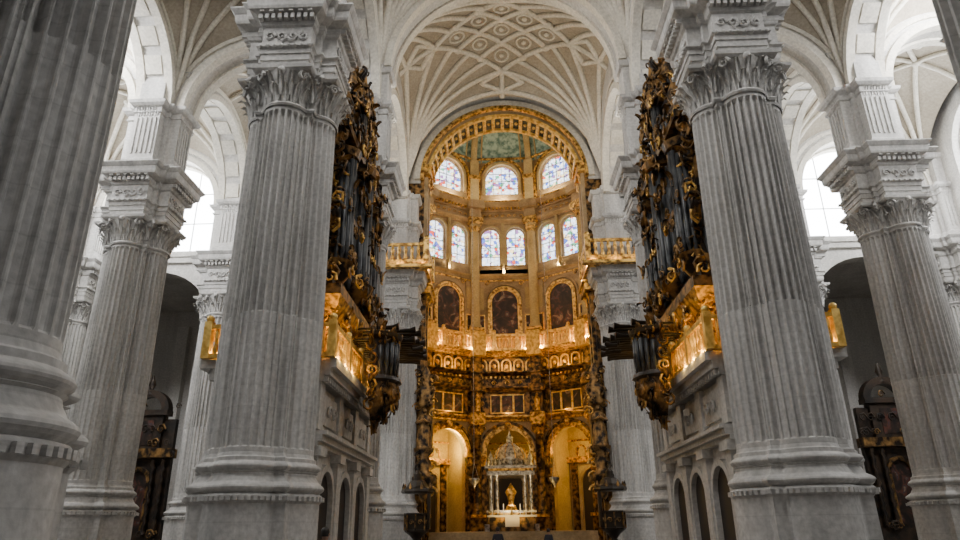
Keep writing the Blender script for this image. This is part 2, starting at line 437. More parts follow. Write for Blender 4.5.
for sx in (-1,1):
    x0,x1=sorted((sx*11.5,sx*36)); wc.box(x0,x1,58,59,0,21); 
    x0,x1=sorted((sx*9,sx*36)); wc.box(x0,x1,46,59,20.6,21)
    wc.box(*sorted((sx*36,sx*36.5)),44,59,0,21)
    for xx in (14,19,24,29): 
        wc.box(sx*xx-.5,sx*xx+.5,57.3,58,0,19)
wc.box(-12,12,72,73,0,21); wc.obj('wall_ambulatory',[WALL])

# ---------------- apse rotunda ----------------
CY=55.0; R=10.0; AP=R*cos(pi/10); TN=tan(pi/10)
ap=MB()  # 0 stone 1 gilt 2 aged gilt 3 cream 4 teal 5 dark 6 bright gilt
def BM(al): return T((0,CY,0))@RZ(-al)
def run(al,prof,m):
    M=BM(al); vs=[];n=len(prof)
    for w,z in prof: vs.append((-TN*w,w,z))
    for w,z in prof: vs.append((TN*w,w,z))
    fs=[(i,(i+1)%n,n+(i+1)%n,n+i) for i in range(n)]
    ap.add(vs,fs,m,M)
def cornice(al,z,h,p,m):
    a=AP
    run(al,[(a+.2,z),(a-.3*p,z),(a-.35*p,z+.3*h),(a-.7*p,z+.5*h),(a-p,z+.75*h),(a-p,z+h),(a+.2,z+h)],m)
def corinth(mb,M,r,z0,z1,m,mc,seg=16):
    mb.lathe([(r*1.35,z0),(r*1.35,z0+.15),(r*1.2,z0+.2),(r*1.3,z0+.3),(r*1.1,z0+.4),(r,z0+.5),(r*.88,z1-1.1),(r*.98,z1-1.05),(r*.9,z1-1),(r*.95,z1-.5),(r*1.35,z1-.1)],seg,m,M)
    for row in range(2):
        for i in range(8):
            th=2*pi*(i+.5*row)/8; leaf(mb,M@RZ(th)@T((0,-r*.9,z1-1+.3*row)),.6,r*.75,mc,.28)
    mb.box(-r*1.4,r*1.4,-r*1.4,r*1.4,z1-.12,z1,mc,M); mb.box(-r*1.5,r*1.5,-r*1.5,r*1.5,z0-.25,z0,mc,M)
bays=[i*pi/5 for i in range(-3,4)]
HW=R*sin(pi/10)
paintings=[]
for bi,al in enumerate(bays):
    M=BM(al)@T((0,AP,0))
    arch_panel(ap,-HW,HW,0,11.2,0,2.15,0,8.3,.9,0,M)
    arch_band(ap,0,2.05,2.5,8.3,-.18,.2,1,M); arch_band(ap,0,2.62,2.8,8.3,-.24,.1,2,M)
    for s in (-1,1):
        ap.box(s*2.35-.28,s*2.35+.28,-.25,.2,0,7.9,2,M); ap.box(s*2.35-.38,s*2.35+.38,-.35,.2,7.9,8.3,1,M)
        leaf(ap,M@T((s*2.35,-.25,7.1)),.8,.6,1,.35)
        scroll(ap,M@T((s*2.5,-.15,10.4)),.42,1,1.4,.18)
        leaf(ap,M@T((s*1.2,-.1,10.2))@RX(.2),.6,.5,1,.2)
    ap.ball((0,-.3,10.75),.35,1,M)
    ap.box(-3.4,3.4,4.6,5,0,12,3,M); ap.box(-3.2,-2.9,.9,4.6,0,12,3,M); ap.box(2.9,3.2,.9,4.6,0,12,3,M); ap.box(-3.2,3.2,.9,4.6,11.4,11.8,3,M)
    arch_band(ap,0,1.5,1.8,5.6,4.2,4.62,0,M,leg=0); arch_fill(ap,0,1.5,0,5.6,4.5,5,M)
    for s in (-1,1): ap.box(s*2.3-.3,s*2.3+.3,4.3,4.6,0,7.6,2,M)
    ap.box(-2.9,2.9,4.1,4.6,7.6,8.1,1,M); ap.box(-2.9,2.9,4.4,4.6,9.6,9.75,1,M)
    for s in (-1.4,0,1.4): arch_band(ap,s,.42,.55,8.7,4.45,4.62,1,M,leg=8.2,n=8)
    cornice(al,11.15,.55,.5,1)
    ap.box(-HW,HW,0,.9,11.2,18,2,M)
    for s in (-1,1):
        ap.box(s*1.95-.2,s*1.95+.2,-.22,0,11.7,13.9,2,M); scroll(ap,M@T((s*2.5,-.12,12.8)),.32,1,1.5,.2)
    for u in (-1.1,0,1.1): paintings.append((M@T((u,-.12,0)),.42 if u else .5,12.0,13.6,False))
    cornice(al,13.9,.5,.75,2); run(al,[(AP+.1,14.4),(AP-.2,14.4),(AP-.2,15.2),(AP+.1,15.2)],2)
    for i in range(14):
        u=-HW+.3+(2*HW-.6)*i/13; ap.box(u-.09,u+.09,-.55,0,15.2,15.4,1,M)
    cornice(al,15.35,.45,1.0,2)
    for i in range(9):
        u=-2.5+i*.625
        if i%2==0: scroll(ap,M@T((u,-.3,14.8)),.24,1,1.4,.22,9)
    for i in range(5):
        u=-2.35+i*1.175; arch_band(ap,u,.36,.5,16.7,-.15,.02,6,M,leg=16,n=8); ap.ball((u,-.05,16.5),.2,6,M)
    cornice(al,17.4,.45,1.25,1)
    run(al,[(AP-1.17,19.2),(AP-1.17,19.45),(AP-.83,19.45),(AP-.83,19.2)],6)
    run(al,[(AP-1.12,17.85),(AP-1.12,18.05),(AP-.88,18.05),(AP-.88,17.85)],6)
    for i in range(15):
        u=(-1+2*(i+.5)/15)*(TN*(AP-1)); 
        if i in (4,10): ap.box(u-.16,u+.16,-1.18,-.82,17.85,19.6,6,M); ap.ball((u,-1,19.75),.17,6,M)
        else: ap.lathe([(.07,18.05),(.14,18.25),(.06,18.6),(.12,18.9),(.07,19.2)],6,6,M@T((u,-1,0)))
    ap.box(-HW,HW,0,.8,18,26.6,0,M)
    arch_band(ap,0,1.4,1.7,23.0,-.28,.05,1,M,leg=19); arch_band(ap,0,1.85,2.0,23.0,-.2,.05,0,M,leg=19)
    paintings.append((M@T((0,-.1,0)),1.4,19.2,23.0,True))
    for s in (-1,1):
        ap.box(s*2.4-.38,s*2.4+.38,-.15,0,18,25.2,0,M)
        ap.box(s*2.4-.3,s*2.4+.3,-.2,-.1,22.3,24.6,3,M)
        paintings.append((M@T((s*2.4,-.2,0)),.3,20.0,21.6,False))
        scroll(ap,M@T((s*1.75,-.1,25.1)),.3,1,1.4,.2)
    cornice(al,25.5,.5,.45,0); run(al,[(AP+.1,25.3),(AP-.1,25.3),(AP-.1,25.45),(AP+.1,25.45)],1)
    for s in (-1,1):
        u0,u1=(-HW,0) if s<0 else (0,HW)
        arch_panel(ap,u0,u1,26.0,32.2,s*1.32,.98,27.1,30.4,.8,0,M,n=12)
        arch_band(ap,s*1.32,.98,1.2,30.4,-.15,.1,3,M,leg=27.1,n=12)
        ap.box(s*2.7-.15,s*2.7+.15,-.2,0,26,31.8,0,M)
        window(M@T((s*1.32,.35,0)),.98,27.1,30.4,SG,GST,1,3)
    ap.box(-.13,.13,-.25,0,26,31.8,3,M)
    cornice(al,31.7,.5,.5,0); run(al,[(AP+.1,32.2),(AP-.12,32.2),(AP-.12,33.1),(AP+.1,33.1)],0)
    for i in range(9): 
        u=-2.6+i*.65; scroll(ap,M@T((u,-.15,32.65)),.2,1,1.3,.25,8,4)
    cornice(al,33.1,.9,1.1,0)
    for i in range(16):
        u=-HW+.2+(2*HW-.4)*i/15; ap.box(u-.08,u+.08,-.7,0,33.25,33.45,1,M)
    run(al,[(AP-1.14,33.85),(AP-1.14,34.0),(AP-1.05,34.0),(AP-1.05,33.85)],1)
    arch_panel(ap,-HW,HW,34,39.4,0,1.8,35.3,37.1,.7,0,M)
    arch_band(ap,0,1.8,2.1,37.1,-.2,.1,3,M,leg=35.3); arch_band(ap,0,2.3,2.5,37.1,-.3,.1,1,M,leg=34)
    window(M@T((0,.35,0)),1.8,35.3,37.1,SG,GST,3,3)
    nz=10; vs=[];fs=[]
    for i in range(nz+1):
        t=pi/2*i/nz*.97; w=AP*cos(t); z=39.2+8.5*sin(t); vs+=[(-TN*w,w,z),(TN*w,w,z)]
    for i in range(nz): fs.append((2*i,2*i+1,2*i+3,2*i+2))
    ap.add(vs,fs,4,BM(al))
    for t in (.05,.42,.8,1.1):
        w=AP*cos(t)-.1; z=39.2+8.5*sin(t); ap.tube([(-TN*w,w,z),(TN*w,w,z)],.14,6,1,BM(al))
    for fu in (-.7,.7):
        pts=[(TN*fu*(AP*cos(t)),AP*cos(t)-.08,39.2+8.5*sin(t)) for t in [i*.15 for i in range(8)]]
        ap.tube(pts,.09,5,3,BM(al))
for i in range(-4,4):
    al=(i+.5)*pi/5
    M=BM(al)@T((0,R-.45,0))
    ap.box(-.75,.75,-.4,.8,0,2.6,2,M); corinth(ap,M@T((0,-.1,0)),.42,2.9,10.9,2,1)
    ap.box(-.7,.7,-.65,.5,10.9,11.9,1,M); ap.box(-.5,.5,-.4,.5,11.9,13.9,2,M); ap.box(-.75,.75,-.8,.5,13.9,14.5,2,M)
    ap.box(-.5,.5,-.5,.5,14.5,17.5,2,M); ap.box(-.7,.7,-1.2,.5,17.3,19.7,6,M)
    ap.lathe([(.28,12),(.22,12.6),(.3,13.1),(.12,13.35),(.16,13.55),(.02,13.75)],8,1,M@T((0,-.5,0)))
    corinth(ap,M,.48,20.2,31.6,3,1)
    ap.box(-.75,.75,-.7,.5,31.6,32.2,1,M); ap.box(-.6,.6,-.5,.5,32.2,33.2,0,M); ap.box(-.9,.9,-1.0,.5,33.2,34.05,0,M)
    ap.box(-.45,.45,-.3,.4,34,39.2,3,M); ap.box(-.6,.6,-.45,.4,36.9,37.3,1,M)
    pts=[(0,(R-.35)*cos(t),39.0+8.5*sin(t)) for t in [i*pi/2/12 for i in range(12)]]
    ap.tube(pts,.36,6,3,BM(al)); 
for s in (-1,1):
    p=[(s*8.15,49.1),(s*6.0,46.6)]
    ap.add([(p[0][0],p[0][1],0),(p[1][0],p[1][1],0),(p[1][0],p[1][1],34),(p[0][0],p[0][1],39.8)],[(0,1,2,3)],0)
    ap.box(*sorted((s*6.0,s*9.0)),44.6,46.6,0,27.5,2)
    for z0,z1 in ((0,10.5),(11.5,17.2),(20,26.6)):
        for yy in (45.0,46.2):
            ap.box(*sorted((s*5.75,s*6.05)),yy-.28,yy+.28,z0,z1,0 if z0>15 else 2)
            leaf(ap,T((s*5.75,yy,z1-.8))@RZ(-s*pi/2),.8,.6,1,.3)
    for z,h,pj in ((10.6,.8,.5),(17.2,.7,.6),(26.6,.8,.5)):
        ap.box(*sorted((s*(6-pj),s*6.1)),44.3,46.8,z,z+h,1); ap.box(*sorted((s*(6-pj-.15),s*6.1)),44.2,46.8,z+h-.2,z+h,1)
ap.obj('apse_rotunda',[GST,GILT,GILTD,CREAM,TEAL,DARK,GILTR])
ta=MB(); M=T((0,44.5,0))
arch_panel(ta,-9.2,9.2,26.0,36,0,6.3,26.0,26.2,.5,0,M,n=36)
arch_band(ta,0,6.32,6.75,26.2,-.3,.1,1,M,n=36)
M2=T((0,45.0,0))
arch_panel(ta,-9.2,9.2,26.0,40,0,5.95,26.0,26.2,2.0,2,M2,n=36)
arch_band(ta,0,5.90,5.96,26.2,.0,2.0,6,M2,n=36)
arch_band(ta,0,6.05,6.3,26.2,-.3,.1,3,M,n=36)
arch_band(ta,0,5.68,5.98,26.2,1.8,2.05,5,M2,n=36); arch_band(ta,0,5.75,5.98,26.2,-.1,.2,5,M2,n=36)
for i in range(25):
    a=pi*(i+.5)/25
    Mx=T((5.82*cos(a),46.0,26.2+5.82*sin(a)))@RY(-a)
    ta.box(-.1,.1,-.9,.9,-.13,.13,5,Mx)
    a=pi*i/25
    if i: ta.ball((5.86*cos(a),46.0,26.2+5.86*sin(a)),.14,5)
ta.obj('triumphal_arch',[WALL,RIB,GST,GILT,TEAL,GILTR,SHADE])
for M,hw,z0,z1,arched in paintings:
    p=MB()
    if arched:
        arch_fill(p,0,hw,z0,z1,0,0,M); arch_band(p,0,hw-.12,hw+.05,z1,-.1,.06,1,M,leg=z0); p.box(-hw,hw,-.1,.06,z0,z0+.14,1,M)
    else:
        p.box(-hw,hw,0,.1,z0,z1,0,M)
        f=.1
        p.box(-hw-f,-hw,-.08,.1,z0-f,z1+f,1,M); p.box(hw,hw+f,-.08,.1,z0-f,z1+f,1,M); p.box(-hw,hw,-.08,.1,z0-f,z0,1,M); p.box(-hw,hw,-.08,.1,z1,z1+f,1,M)
    p.obj('framed_painting',[PAINT,GILTR])

# ---------------- presbytery, tabernacle, altar ----------------
pr=MB()
for i in range(5): pr.box(-5.6+.0*i,5.6,46.4+.35*i,64,.3*i,.3*(i+1))
pr.obj('presbytery_steps',[GST])
tb=MB(); Z=1.5
tb.box(-2,2,-2,2,Z,Z+.5,0); tb.box(-1.75,1.75,-1.75,1.75,Z+.5,Z+1.3,1); tb.box(-1.85,1.85,-1.85,1.85,Z+1.3,Z+1.45,0)
for sx in (-1,1):
    for sy in (-1,1):
        for dx,dy in ((1.5,1.5),(1.05,1.5),(1.5,1.05)):
            tb.lathe([(.17,2.95),(.12,3.1),(.12,5.2),(.2,5.45)],10,0,T((sx*dx,sy*dy,0)))
        tb.lathe([(.2,6.15),(.1,6.4),(.22,6.7),(.05,7.1),(.01,7.3)],8,0,T((sx*1.5,sy*1.5,0)))
tb.box(-1.8,1.8,-1.8,1.8,5.45,5.75,0); tb.box(-1.7,1.7,-1.7,1.7,5.75,5.95,1); tb.box(-1.95,1.95,-1.95,1.95,5.95,6.15,0)
for i in range(12):
    for s in (-1,1): tb.lathe([(.05,6.15),(.09,6.3),(.02,6.6)],6,0,T((-1.8+i*.33,s*1.85,0)))
tb.lathe([(1.35,6.15),(1.35,6.6),(1.42,6.65),(1.3,6.8),(1.2,7.15),(.95,7.6),(.55,7.9),(.25,8.0),(.25,8.35),(.32,8.4),(.1,8.65),(.02,9)],20,0)
for i in range(10): tb.tube([(1.32*cos(i*pi/5)*k_,1.32*sin(i*pi/5)*k_,z) for k_,z in ((1,6.75),(.92,7.15),(.73,7.6),(.42,7.92))],.05,5,1)
tb.box(-.04,.04,-.04,.04,9,9.6,1); tb.box(-.2,.2,-.04,.04,9.3,9.38,1)
tb.lathe([(.5,2.95),(.35,3.3),(.2,3.5),(.3,4),(.45,4.3),(.2,4.7),(.02,5)],12,1)
tb.obj('altar_tabernacle',[SILVER,GILT],loc=(0,54.5,0))
al_=MB(); al_.box(-1.6,1.6,-.5,.5,1.5,2.45,1); al_.box(-1.75,1.75,-.6,.6,2.45,2.58,0); al_.box(-.5,.5,-.64,-.5,1.8,2.45,0)
for x in (-1.4,-1,-.6,.6,1,1.4): al_.lathe([(.1,2.58),(.03,2.65),(.04,2.95),(.06,3.0),(.03,3.02),(.03,3.35),(.005,3.38)],8,0,T((x,.1,0)))
al_.lathe([(.15,2.58),(.04,2.7),(.03,3.5)],6,2); al_.box(-.22,.22,-.03,.03,3.2,3.27,2)
al_.obj('high_altar_table',[WHITE,GILTD,GILT],loc=(0,51,0))

def pulpit():
    p=MB()
    p.lathe([(.7,0),(.7,.15),(.25,.4),(.2,.9),(.32,1.2),(.2,1.35),(.5,1.7),(.85,1.95)],8,0)
    p.lathe([(.85,1.95),(.9,2.05),(.84,2.1),(.84,3.05),(.95,3.1),(.95,3.2),(.8,3.2),(.8,2.1),(.0,2.1)],8,0,sm=False)
    for i in range(8):
        a=(i)*pi/4; p.tube([(.88*cos(a),.88*sin(a),2.05),(.88*cos(a),.88*sin(a),3.15)],.06,6,1)
        scroll(p,RZ(a+pi/8)@T((.82,0,2.58))@RZ(pi/2),.2,1,1.4,.2,8,4)
    p.box(.75,.95,-.35,.35,2.1,4.6,0)
    p.lathe([(.0,4.55),(1.1,4.55),(1.2,4.65),(1.15,4.85),(.8,5.0),(.55,5.4),(.3,5.5),(.3,5.9),(.05,6.2),(.01,6.5)],8,0,sm=False)
    for i in range(8): a=i*pi/4+pi/8; p.lathe([(.08,4.8),(.12,4.95),(.02,5.25)],6,1,T((1.05*cos(a),1.05*sin(a),0)))
    return p
po=pulpit().obj('pulpit',[BRONZE,GILTD],loc=(-5.6,41.0,0)); po.scale=(.8,.8,.8); o=po.copy(); o.name='pulpit'; bpy.context.collection.objects.link(o); o.location=(5.6,41.0,0); o.scale=(-.8,.8,.8)

def statue_parts(mb,M,h,m):
    s=h/1.8
    S=M@Matrix.Scale(s,4)
    mb.lathe([(.34,0),(.30,.3),(.24,.8),(.2,1.0),(.25,1.3),(.2,1.45),(.07,1.5),(.06,1.56)],10,m,S)
    mb.ball((0,0,1.68),.115,m,S,1.2)
    for q in (-1,1): mb.tube([(q*.2,0,1.38),(q*.33,-.1,1.12),(q*.15,-.32,1.15),(q*.02,-.38,1.25)],[.08,.07,.055,.045],6,m,S)
    for i in range(7):
        a=i*2*pi/7; mb.tube([(.22*cos(a),.22*sin(a),.95),(.3*cos(a),.3*sin(a),.4),(.36*cos(a+.1),.36*sin(a+.1),0)],.04,5,m,S)
def gst():
    g=MB()
    g.box(-.65,.65,.2,1.9,4.4,4.7,0)
    g.lathe([(.02,3.2),(.2,3.4),(.3,3.8),(.6,4.3),(.7,4.45),(.7,4.7)],12,0)
    g.lathe([(.6,4.7),(.5,4.8),(.35,5.1),(.5,5.5),(.3,5.9),(.6,6.2),(.65,6.4)],12,0)
    for i in range(10): scroll(g,T((.5*cos(i*2.1),.5*sin(i*2.1),3.8+i*.26))@RZ(i*2.1),.36,1 if i%3==0 else 0,1.4,.2)
    statue_parts(g,T((0,-.1,6.4)),2.5,0)
    g.lathe([(.35,9.0),(.6,9.2),(.4,9.5),(.65,10),(.4,10.4),(.25,10.9),(.35,11.2),(.02,11.8)],10,0,T((0,.45,0)))
    for i in range(14): scroll(g,T((.5*cos(i*1.7),.35+.4*sin(i*1.7),8.6+i*.2))@RZ(i*1.7),.34,1 if i%4==0 else 0,1.4,.2)
    g.box(-.4,.4,.5,1.6,6.4,9.2,0)
    return g
go=gst().obj('gilded_statue',[GILTD,GILT],loc=(-5.5,43.0,0)); o=go.copy(); o.name='gilded_statue'; bpy.context.collection.objects.link(o); o.location=(5.5,43.0,0); o.scale=(-1,1,1)
def pbal():
    b=MB()
    b.box(-1.9,1.9,-1.9,1.9,-.2,.15,0)
    for s in (-1,1):
        for (x0,x1,y0,y1) in ((-1.9,1.9,s*1.85-.08,s*1.85+.08),(s*1.85-.08,s*1.85+.08,-1.9,1.9)):
            b.box(x0,x1,y0,y1,1.4,1.6,0); b.box(x0,x1,y0,y1,.15,.4,0)
        for i in range(9):
            t=-1.75+i*.4375
            for x,y in ((t,s*1.85),(s*1.85,t)): b.lathe([(.08,.3),(.16,.5),(.08,.8),(.14,1.1),(.08,1.4)],6,0,T((x,y,0)))
    for sx in (-1,1):
        for sy in (-1,1): b.box(sx*1.85-.18,sx*1.85+.18,sy*1.85-.18,sy*1.85+.18,.1,1.8,0); b.ball((sx*1.85,sy*1.85,1.95),.2,0)
    b.box(-2.3,2.3,-2.35,-1.9,-.3,-.1,0)
    return b
BZ=.93*19.45
bo=pbal().obj('gilded_balcony',[GILT],loc=(-7.25,43.4,BZ+.1)); o=bo.copy(); o.name='gilded_balcony'; bpy.context.collection.objects.link(o); o.location=(7.25,43.4,BZ+.1)

# ---------------- organ tribune ----------------
TY=26.2
RX_={1:1.75,-1:2.4}
def tribune():
    t=MB()
    y0,y1=-4.6,4.4
    t.box(-1.2,1.2,y0,y1,0,6.3,0)
    t.box(-2.6,-1.1,y0-.2,y1,6.65,6.95,0); t.box(-2.3,-1.1,y0-.1,y1,6.3,6.65,0)
    for s in (-1,1):
        X=1.2*s; n=3
        for i in range(n+1):
            yy=y0+.35+(y1-y0-.7)*i/n
            t.box(*sorted((X,X+.26*s)),yy-.3,yy+.3,0,3.9,0); t.box(*sorted((X,X+.38*s)),yy-.4,yy+.4,3.85,4.15,0); t.box(*sorted((X,X+.38*s)),yy-.4,yy+.4,0,.5,0)
            t.box(*sorted((X,X+.2*s)),yy-.3,yy+.3,4.7,6.2,0)
        for i in range(n):
            yy=y0+.35+(y1-y0-.7)*(i+.5)/n
            M=T((X+.12*s,0,0))@RZ(pi/2) if s>0 else T((X+.12*s,0,0))@Matrix.Scale(-1,4,(1,0,0))@RZ(pi/2)
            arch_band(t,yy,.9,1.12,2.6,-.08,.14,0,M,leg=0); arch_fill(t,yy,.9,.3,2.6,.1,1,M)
            t.box(*sorted((X,X+.12*s)),yy-1.0,yy+1.0,4.95,5.95,0)
            scroll(t,T((X+.2*s,yy-.3,5.4))@RZ(pi/2),.25,0,1.4,.25,8,4); scroll(t,T((X+.2*s,yy+.35,5.4))@RZ(pi/2),.25,0,1.4,.25,8,4)
        for z,h,p in ((4.15,.15,.25),(4.3,.2,.4),(4.5,.12,.55),(6.2,.2,.3),(6.4,.25,.5),(6.65,.3,.7)):
            t.box(*sorted((X*.5,X+p*s)),y0-.1,y1,z,z+h,0)
        for i in range(30): 
            yy=y0+.1+i*.3; t.box(*sorted((X,X+.42*s)),yy-.07,yy+.07,6.2,6.38,0)
    t.box(-1.2,1.2,y0,y1,6.3,6.95,0)
    return t
def railing():
    r=MB(); y0,y1=-4.9,4.3
    for s in (-1,1):
        X=RX_[s]*s
        r.box(X-.1,X+.1,y0,y1,7.95,8.12,0); r.box(X-.1,X+.1,y0,y1,6.95,7.12,0)
        n=28
        for i in range(n+1):
            yy=y0+(y1-y0)*i/n
            if i%7==0: r.box(X-.13,X+.13,yy-.13,yy+.13,6.95,8.2,0); r.ball((X,yy,8.3),.14,0)
            else: r.lathe([(.05,7.1),(.1,7.25),(.04,7.55),(.08,7.75),(.05,7.95)],6,0,T((X,yy,0)))
    for i in range(18):
        x=-2.35+4.05*i/17; r.lathe([(.05,7.1),(.1,7.25),(.04,7.55),(.08,7.75),(.05,7.95)],6,0,T((x,y0,0)))
    r.box(-2.4,1.75,y0-.08,y0+.08,7.95,8.1,0); r.box(-2.4,1.75,y0-.08,y0+.08,6.95,7.1,0)
    return r
tr=root('organ_tribune',(-NX,TY,0))
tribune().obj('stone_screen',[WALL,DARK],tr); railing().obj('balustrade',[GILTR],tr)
copy_tree(tr,'organ_tribune',(NX,TY,0),(-1,1,1))

def organ():
    c=MB(); p=MB(); k=MB(); tp=MB()   # local x: 0 is the nave face
    c.box(-3.6,-1.0,-3.0,3.0,7.0,7.5,0); c.box(-3.2,-1.4,-2.4,2.4,7.5,8.4,2)
    rings=[[( -3.2-o,-2.2-q,z),(-1.4+o,-2.2-q,z),(-1.4+o,2.2+q,z),(-3.2-o,2.2+q,z)] for o,q,z in ((0,0,7.9),(.1,.2,8.3),(.3,.5,8.8),(.65,1.0,9.3),(.8,1.3,9.6))]
    c.loft(rings,2)
    c.box(-4.0,-.6,-3.5,3.5,9.6,10.0,1); c.box(-3.6,-.95,-3.4,3.4,10.0,10.5,0)
    c.box(-3.4,-1.1,-3.3,3.3,10.4,16.6,0); c.box(-3.7,-.7,-3.6,3.6,16.6,16.95,1); c.box(-3.5,-.9,-3.4,3.4,16.95,17.15,0)
    c.box(-3.2,-1.2,-2.1,2.1,17.1,19.3,0); c.box(-3.4,-1.0,-2.3,2.3,19.3,19.6,1)
    def fpipe(x,y,z0,h,r):
        p.lathe([(r*.25,z0),(r*.95,z0+.45),(r,z0+.5),(r,z0+.62),(r,z0+h),(r*.8,z0+h)],8,0,T((x,y,0)))
        p.box(x-r*.5,x+r*1.03,y-r*.4,y+r*.4,z0+.55,z0+.72,1)
    def tower(y,z0,h,R_,front,x0):
        n=7
        for i in range(n):
            a=-pi/2+pi*(i+.5)/n; hh=h*(.82+.18*cos(a)); fpipe(x0+front*R_*cos(a)*.85,y+R_*sin(a),z0,hh,R_*.2)
        for z,pr_ in ((z0-.15,1.12),(z0+h+.05,1.15)):
            M=T((x0,y,z))@RZ(-pi/2 if front>0 else pi/2)
            c.lathe([(.01,0),(R_*pr_,0),(R_*(pr_+.1),.15),(R_*(pr_+.2),.3),(.01,.3)],12,1,M,0,pi,False)
        M=T((x0,y,0))@RZ(-pi/2 if front>0 else pi/2)
        c.lathe([(.02,z0-1.1),(R_*.3,z0-1.0),(R_*.45,z0-.7),(R_*.9,z0-.35),(R_*1.12,z0-.15)],12,1,M,0,pi)
    for front,x0 in ((1,-1.05),(-1,-3.45)):
        for y,h,R_ in ((-2.7,4.6,.55),(0,5.2,.7),(2.7,4.6,.55)): tower(y,10.9,h,R_,front,x0)
        for yc in (-1.45,1.45):
            for i in range(6):
                yy=yc-.55+i*.22; hh=2.2+.4*abs(i-2.5)/2.5; fpipe(x0+.12*front,yy,10.6,hh,.1); fpipe(x0+.12*front,yy,13.6,hh-.3,.09)
            c.box(*sorted((x0,x0+.3*front)),yc-.7,yc+.7,13.3,13.55,1)
        tower(0,17.4,2.0,.5,front,x0-.25*front)
        for yc in (-1.35,1.35):
            for i in range(5): fpipe(x0-.1*front,yc-.44+i*.22,17.4,1.2+.1*i,.1)
    for sy in (-1,1):
        for i in range(7): fpipe(-3.2+i*.31,sy*3.4,10.8,2.0+.3*(1-abs(i-3)/3),.13)
        c.box(-3.4,-1.1,*sorted((sy*3.3,sy*3.6)),15.5,15.9,1); c.box(-3.4,-1.1,*sorted((sy*3.3,sy*3.6)),10.4,10.8,1); c.box(-3.3,-1.2,*sorted((sy*3.3,sy*3.56)),13.2,13.5,1)
        for xx in (-2.8,-1.7): arch_band(c,xx,.38,.5,14.6,*sorted((sy*3.3,sy*3.5)),1,None,leg=13.6,n=10)
        for i in range(5): fpipe(-2.8+i*.3,sy*2.2,17.3,1.5,.1)
    for y,z,h in ((0,19.6,1.9),(-2.9,17.1,1.9),(2.9,17.1,1.9),(-1.6,19.6,1.0),(1.6,19.6,1.0)):
        for x in (-1.0,-3.4):
            c.lathe([(.3,z),(.35,z+.1),(.15,z+.25*h),(.3,z+.5*h),(.2,z+.65*h),(.06,z+.85*h),(.01,z+h)],8,1,T((x,y,0)))
    for y,z in ((-3.2,17.15),(3.2,17.15),(0,21.0),(-2.1,19.6)): statue_parts(k,T((-1.1,y,z))@RZ(pi/2),1.3,0)
    M=T((-1.1,0,0))@RZ(pi/2)
    arch_band(c,0,1.0,1.3,19.6,-.15,.3,1,M,n=12,rise=.9)
    rnd=random.Random(7)
    def cl(x,y,z,s,dirn=None,g=None):
        mm=g if g is not None else (1 if rnd.random()<.2 else 0)
        scroll(k,T((x,y,z))@RZ(rnd.uniform(-.5,.5)+(pi/2 if dirn=='f' else 0))@RY(rnd.uniform(0,6.28)),s,mm,rnd.uniform(1,1.7),.2,9,4)
        if rnd.random()<.6: leaf(k,T((x,y,z))@RZ(rnd.uniform(0,6.28))@RX(rnd.uniform(-1,1)),s*1.6,s*1.1,0,.3*s/.4)
    for zz in [10.2+.3*i for i in range(23)]:
        for sy in (-1,1):
            for x in (-1.0,-1.6,-2.2,-2.9,-3.5): cl(x,sy*(3.5+.25*sin(zz*2.1)),zz,rnd.uniform(.2,.4))
    for zz in [17.3+.28*i for i in range(14)]:
        ww=2.45-max(0,zz-19)*.75
        for sy in (-1,1):
            for x in (-1.0,-2.2,-3.3): cl(x,sy*ww,zz,rnd.uniform(.22,.42))
    for i in range(170):
        cl(rnd.choice((-.35,-.55,-3.9)),rnd.uniform(-3.4,3.4),rnd.choice((10.4,10.7,11.2,12.6,13.4,14.2,15.3,15.9,16.3,16.8,17.0)),rnd.uniform(.16,.32),'f')
    for i in range(50):
        cl(rnd.choice((-.75,-1.0)),rnd.uniform(-2,2),rnd.uniform(19,20.8),rnd.uniform(.2,.36),'f')
    for i in range(90):
        z=rnd.uniform(7.8,9.6); q=max(0,(z-8.0)*.5)
        if rnd.random()<.5: cl(-1.35+q,rnd.uniform(-2.6,2.6),z,rnd.uniform(.15,.32),'f',1)
        else: cl(rnd.uniform(-3.1,-1.4+q),-2.2-q*1.5,z,rnd.uniform(.15,.32),None,1)
    for j,(z,n) in enumerate(((8.9,12),(9.35,9))):
        for i in range(n):
            y=.3+3.8*i/(n-1); L_=1.9+.8*abs(sin(i*.9)); 
            tp.tube([(-1.2,y,z),(-1.2+L_*.55,y*1.05,z+.02),(-1.2+L_,y*1.1,z+.06),(-1.2+L_+.25,y*1.12,z+.09)],[.03,.06,.1,.17],8,0)
    q=-.2
    M=T((.1,q,0))@RZ(-pi/2)
    c.lathe([(.02,5.0),(.12,5.15),(.08,5.3),(.3,5.5),(.5,5.75),(.75,6.0),(.95,6.25),(1.0,6.5),(.98,6.9)],14,1,M,0,pi)
    c.lathe([(.98,6.9),(1.1,7.0),(1.05,7.15),(.85,7.2),(.85,8.6),(1.05,8.7),(1.1,8.85),(.2,9.1),(.02,9.2)],14,0,M,0,pi,False)
    for i in range(11):
        a=-pi/2+pi*(i+.5)/11; fpipe(.1+.9*cos(a),q+.9*sin(a),7.15,1.0+.4*cos(a),.09)
    for i in range(60):
        a=rnd.uniform(-pi/2,pi/2); z=rnd.choice((5.4,5.7,6.1,6.5,6.9,8.7,8.9,8.6)); rr=.3 if z<5.6 else .6 if z<6 else .95
        cl(.1+rr*cos(a),q+rr*sin(a),z+rnd.uniform(-.15,.15),rnd.uniform(.14,.28),'f')
    for yy in (q-1.05,q+1.05):
        for z in (6.0,6.4,6.8,7.3,7.8,8.3): cl(.2,yy,z,.26)
    statue_parts(k,T((.3,q,9.1))@RZ(pi/2),1.0,0)
    return c,p,k,tp
orr=root('pipe_organ',(-5.7,TY-.1,0))
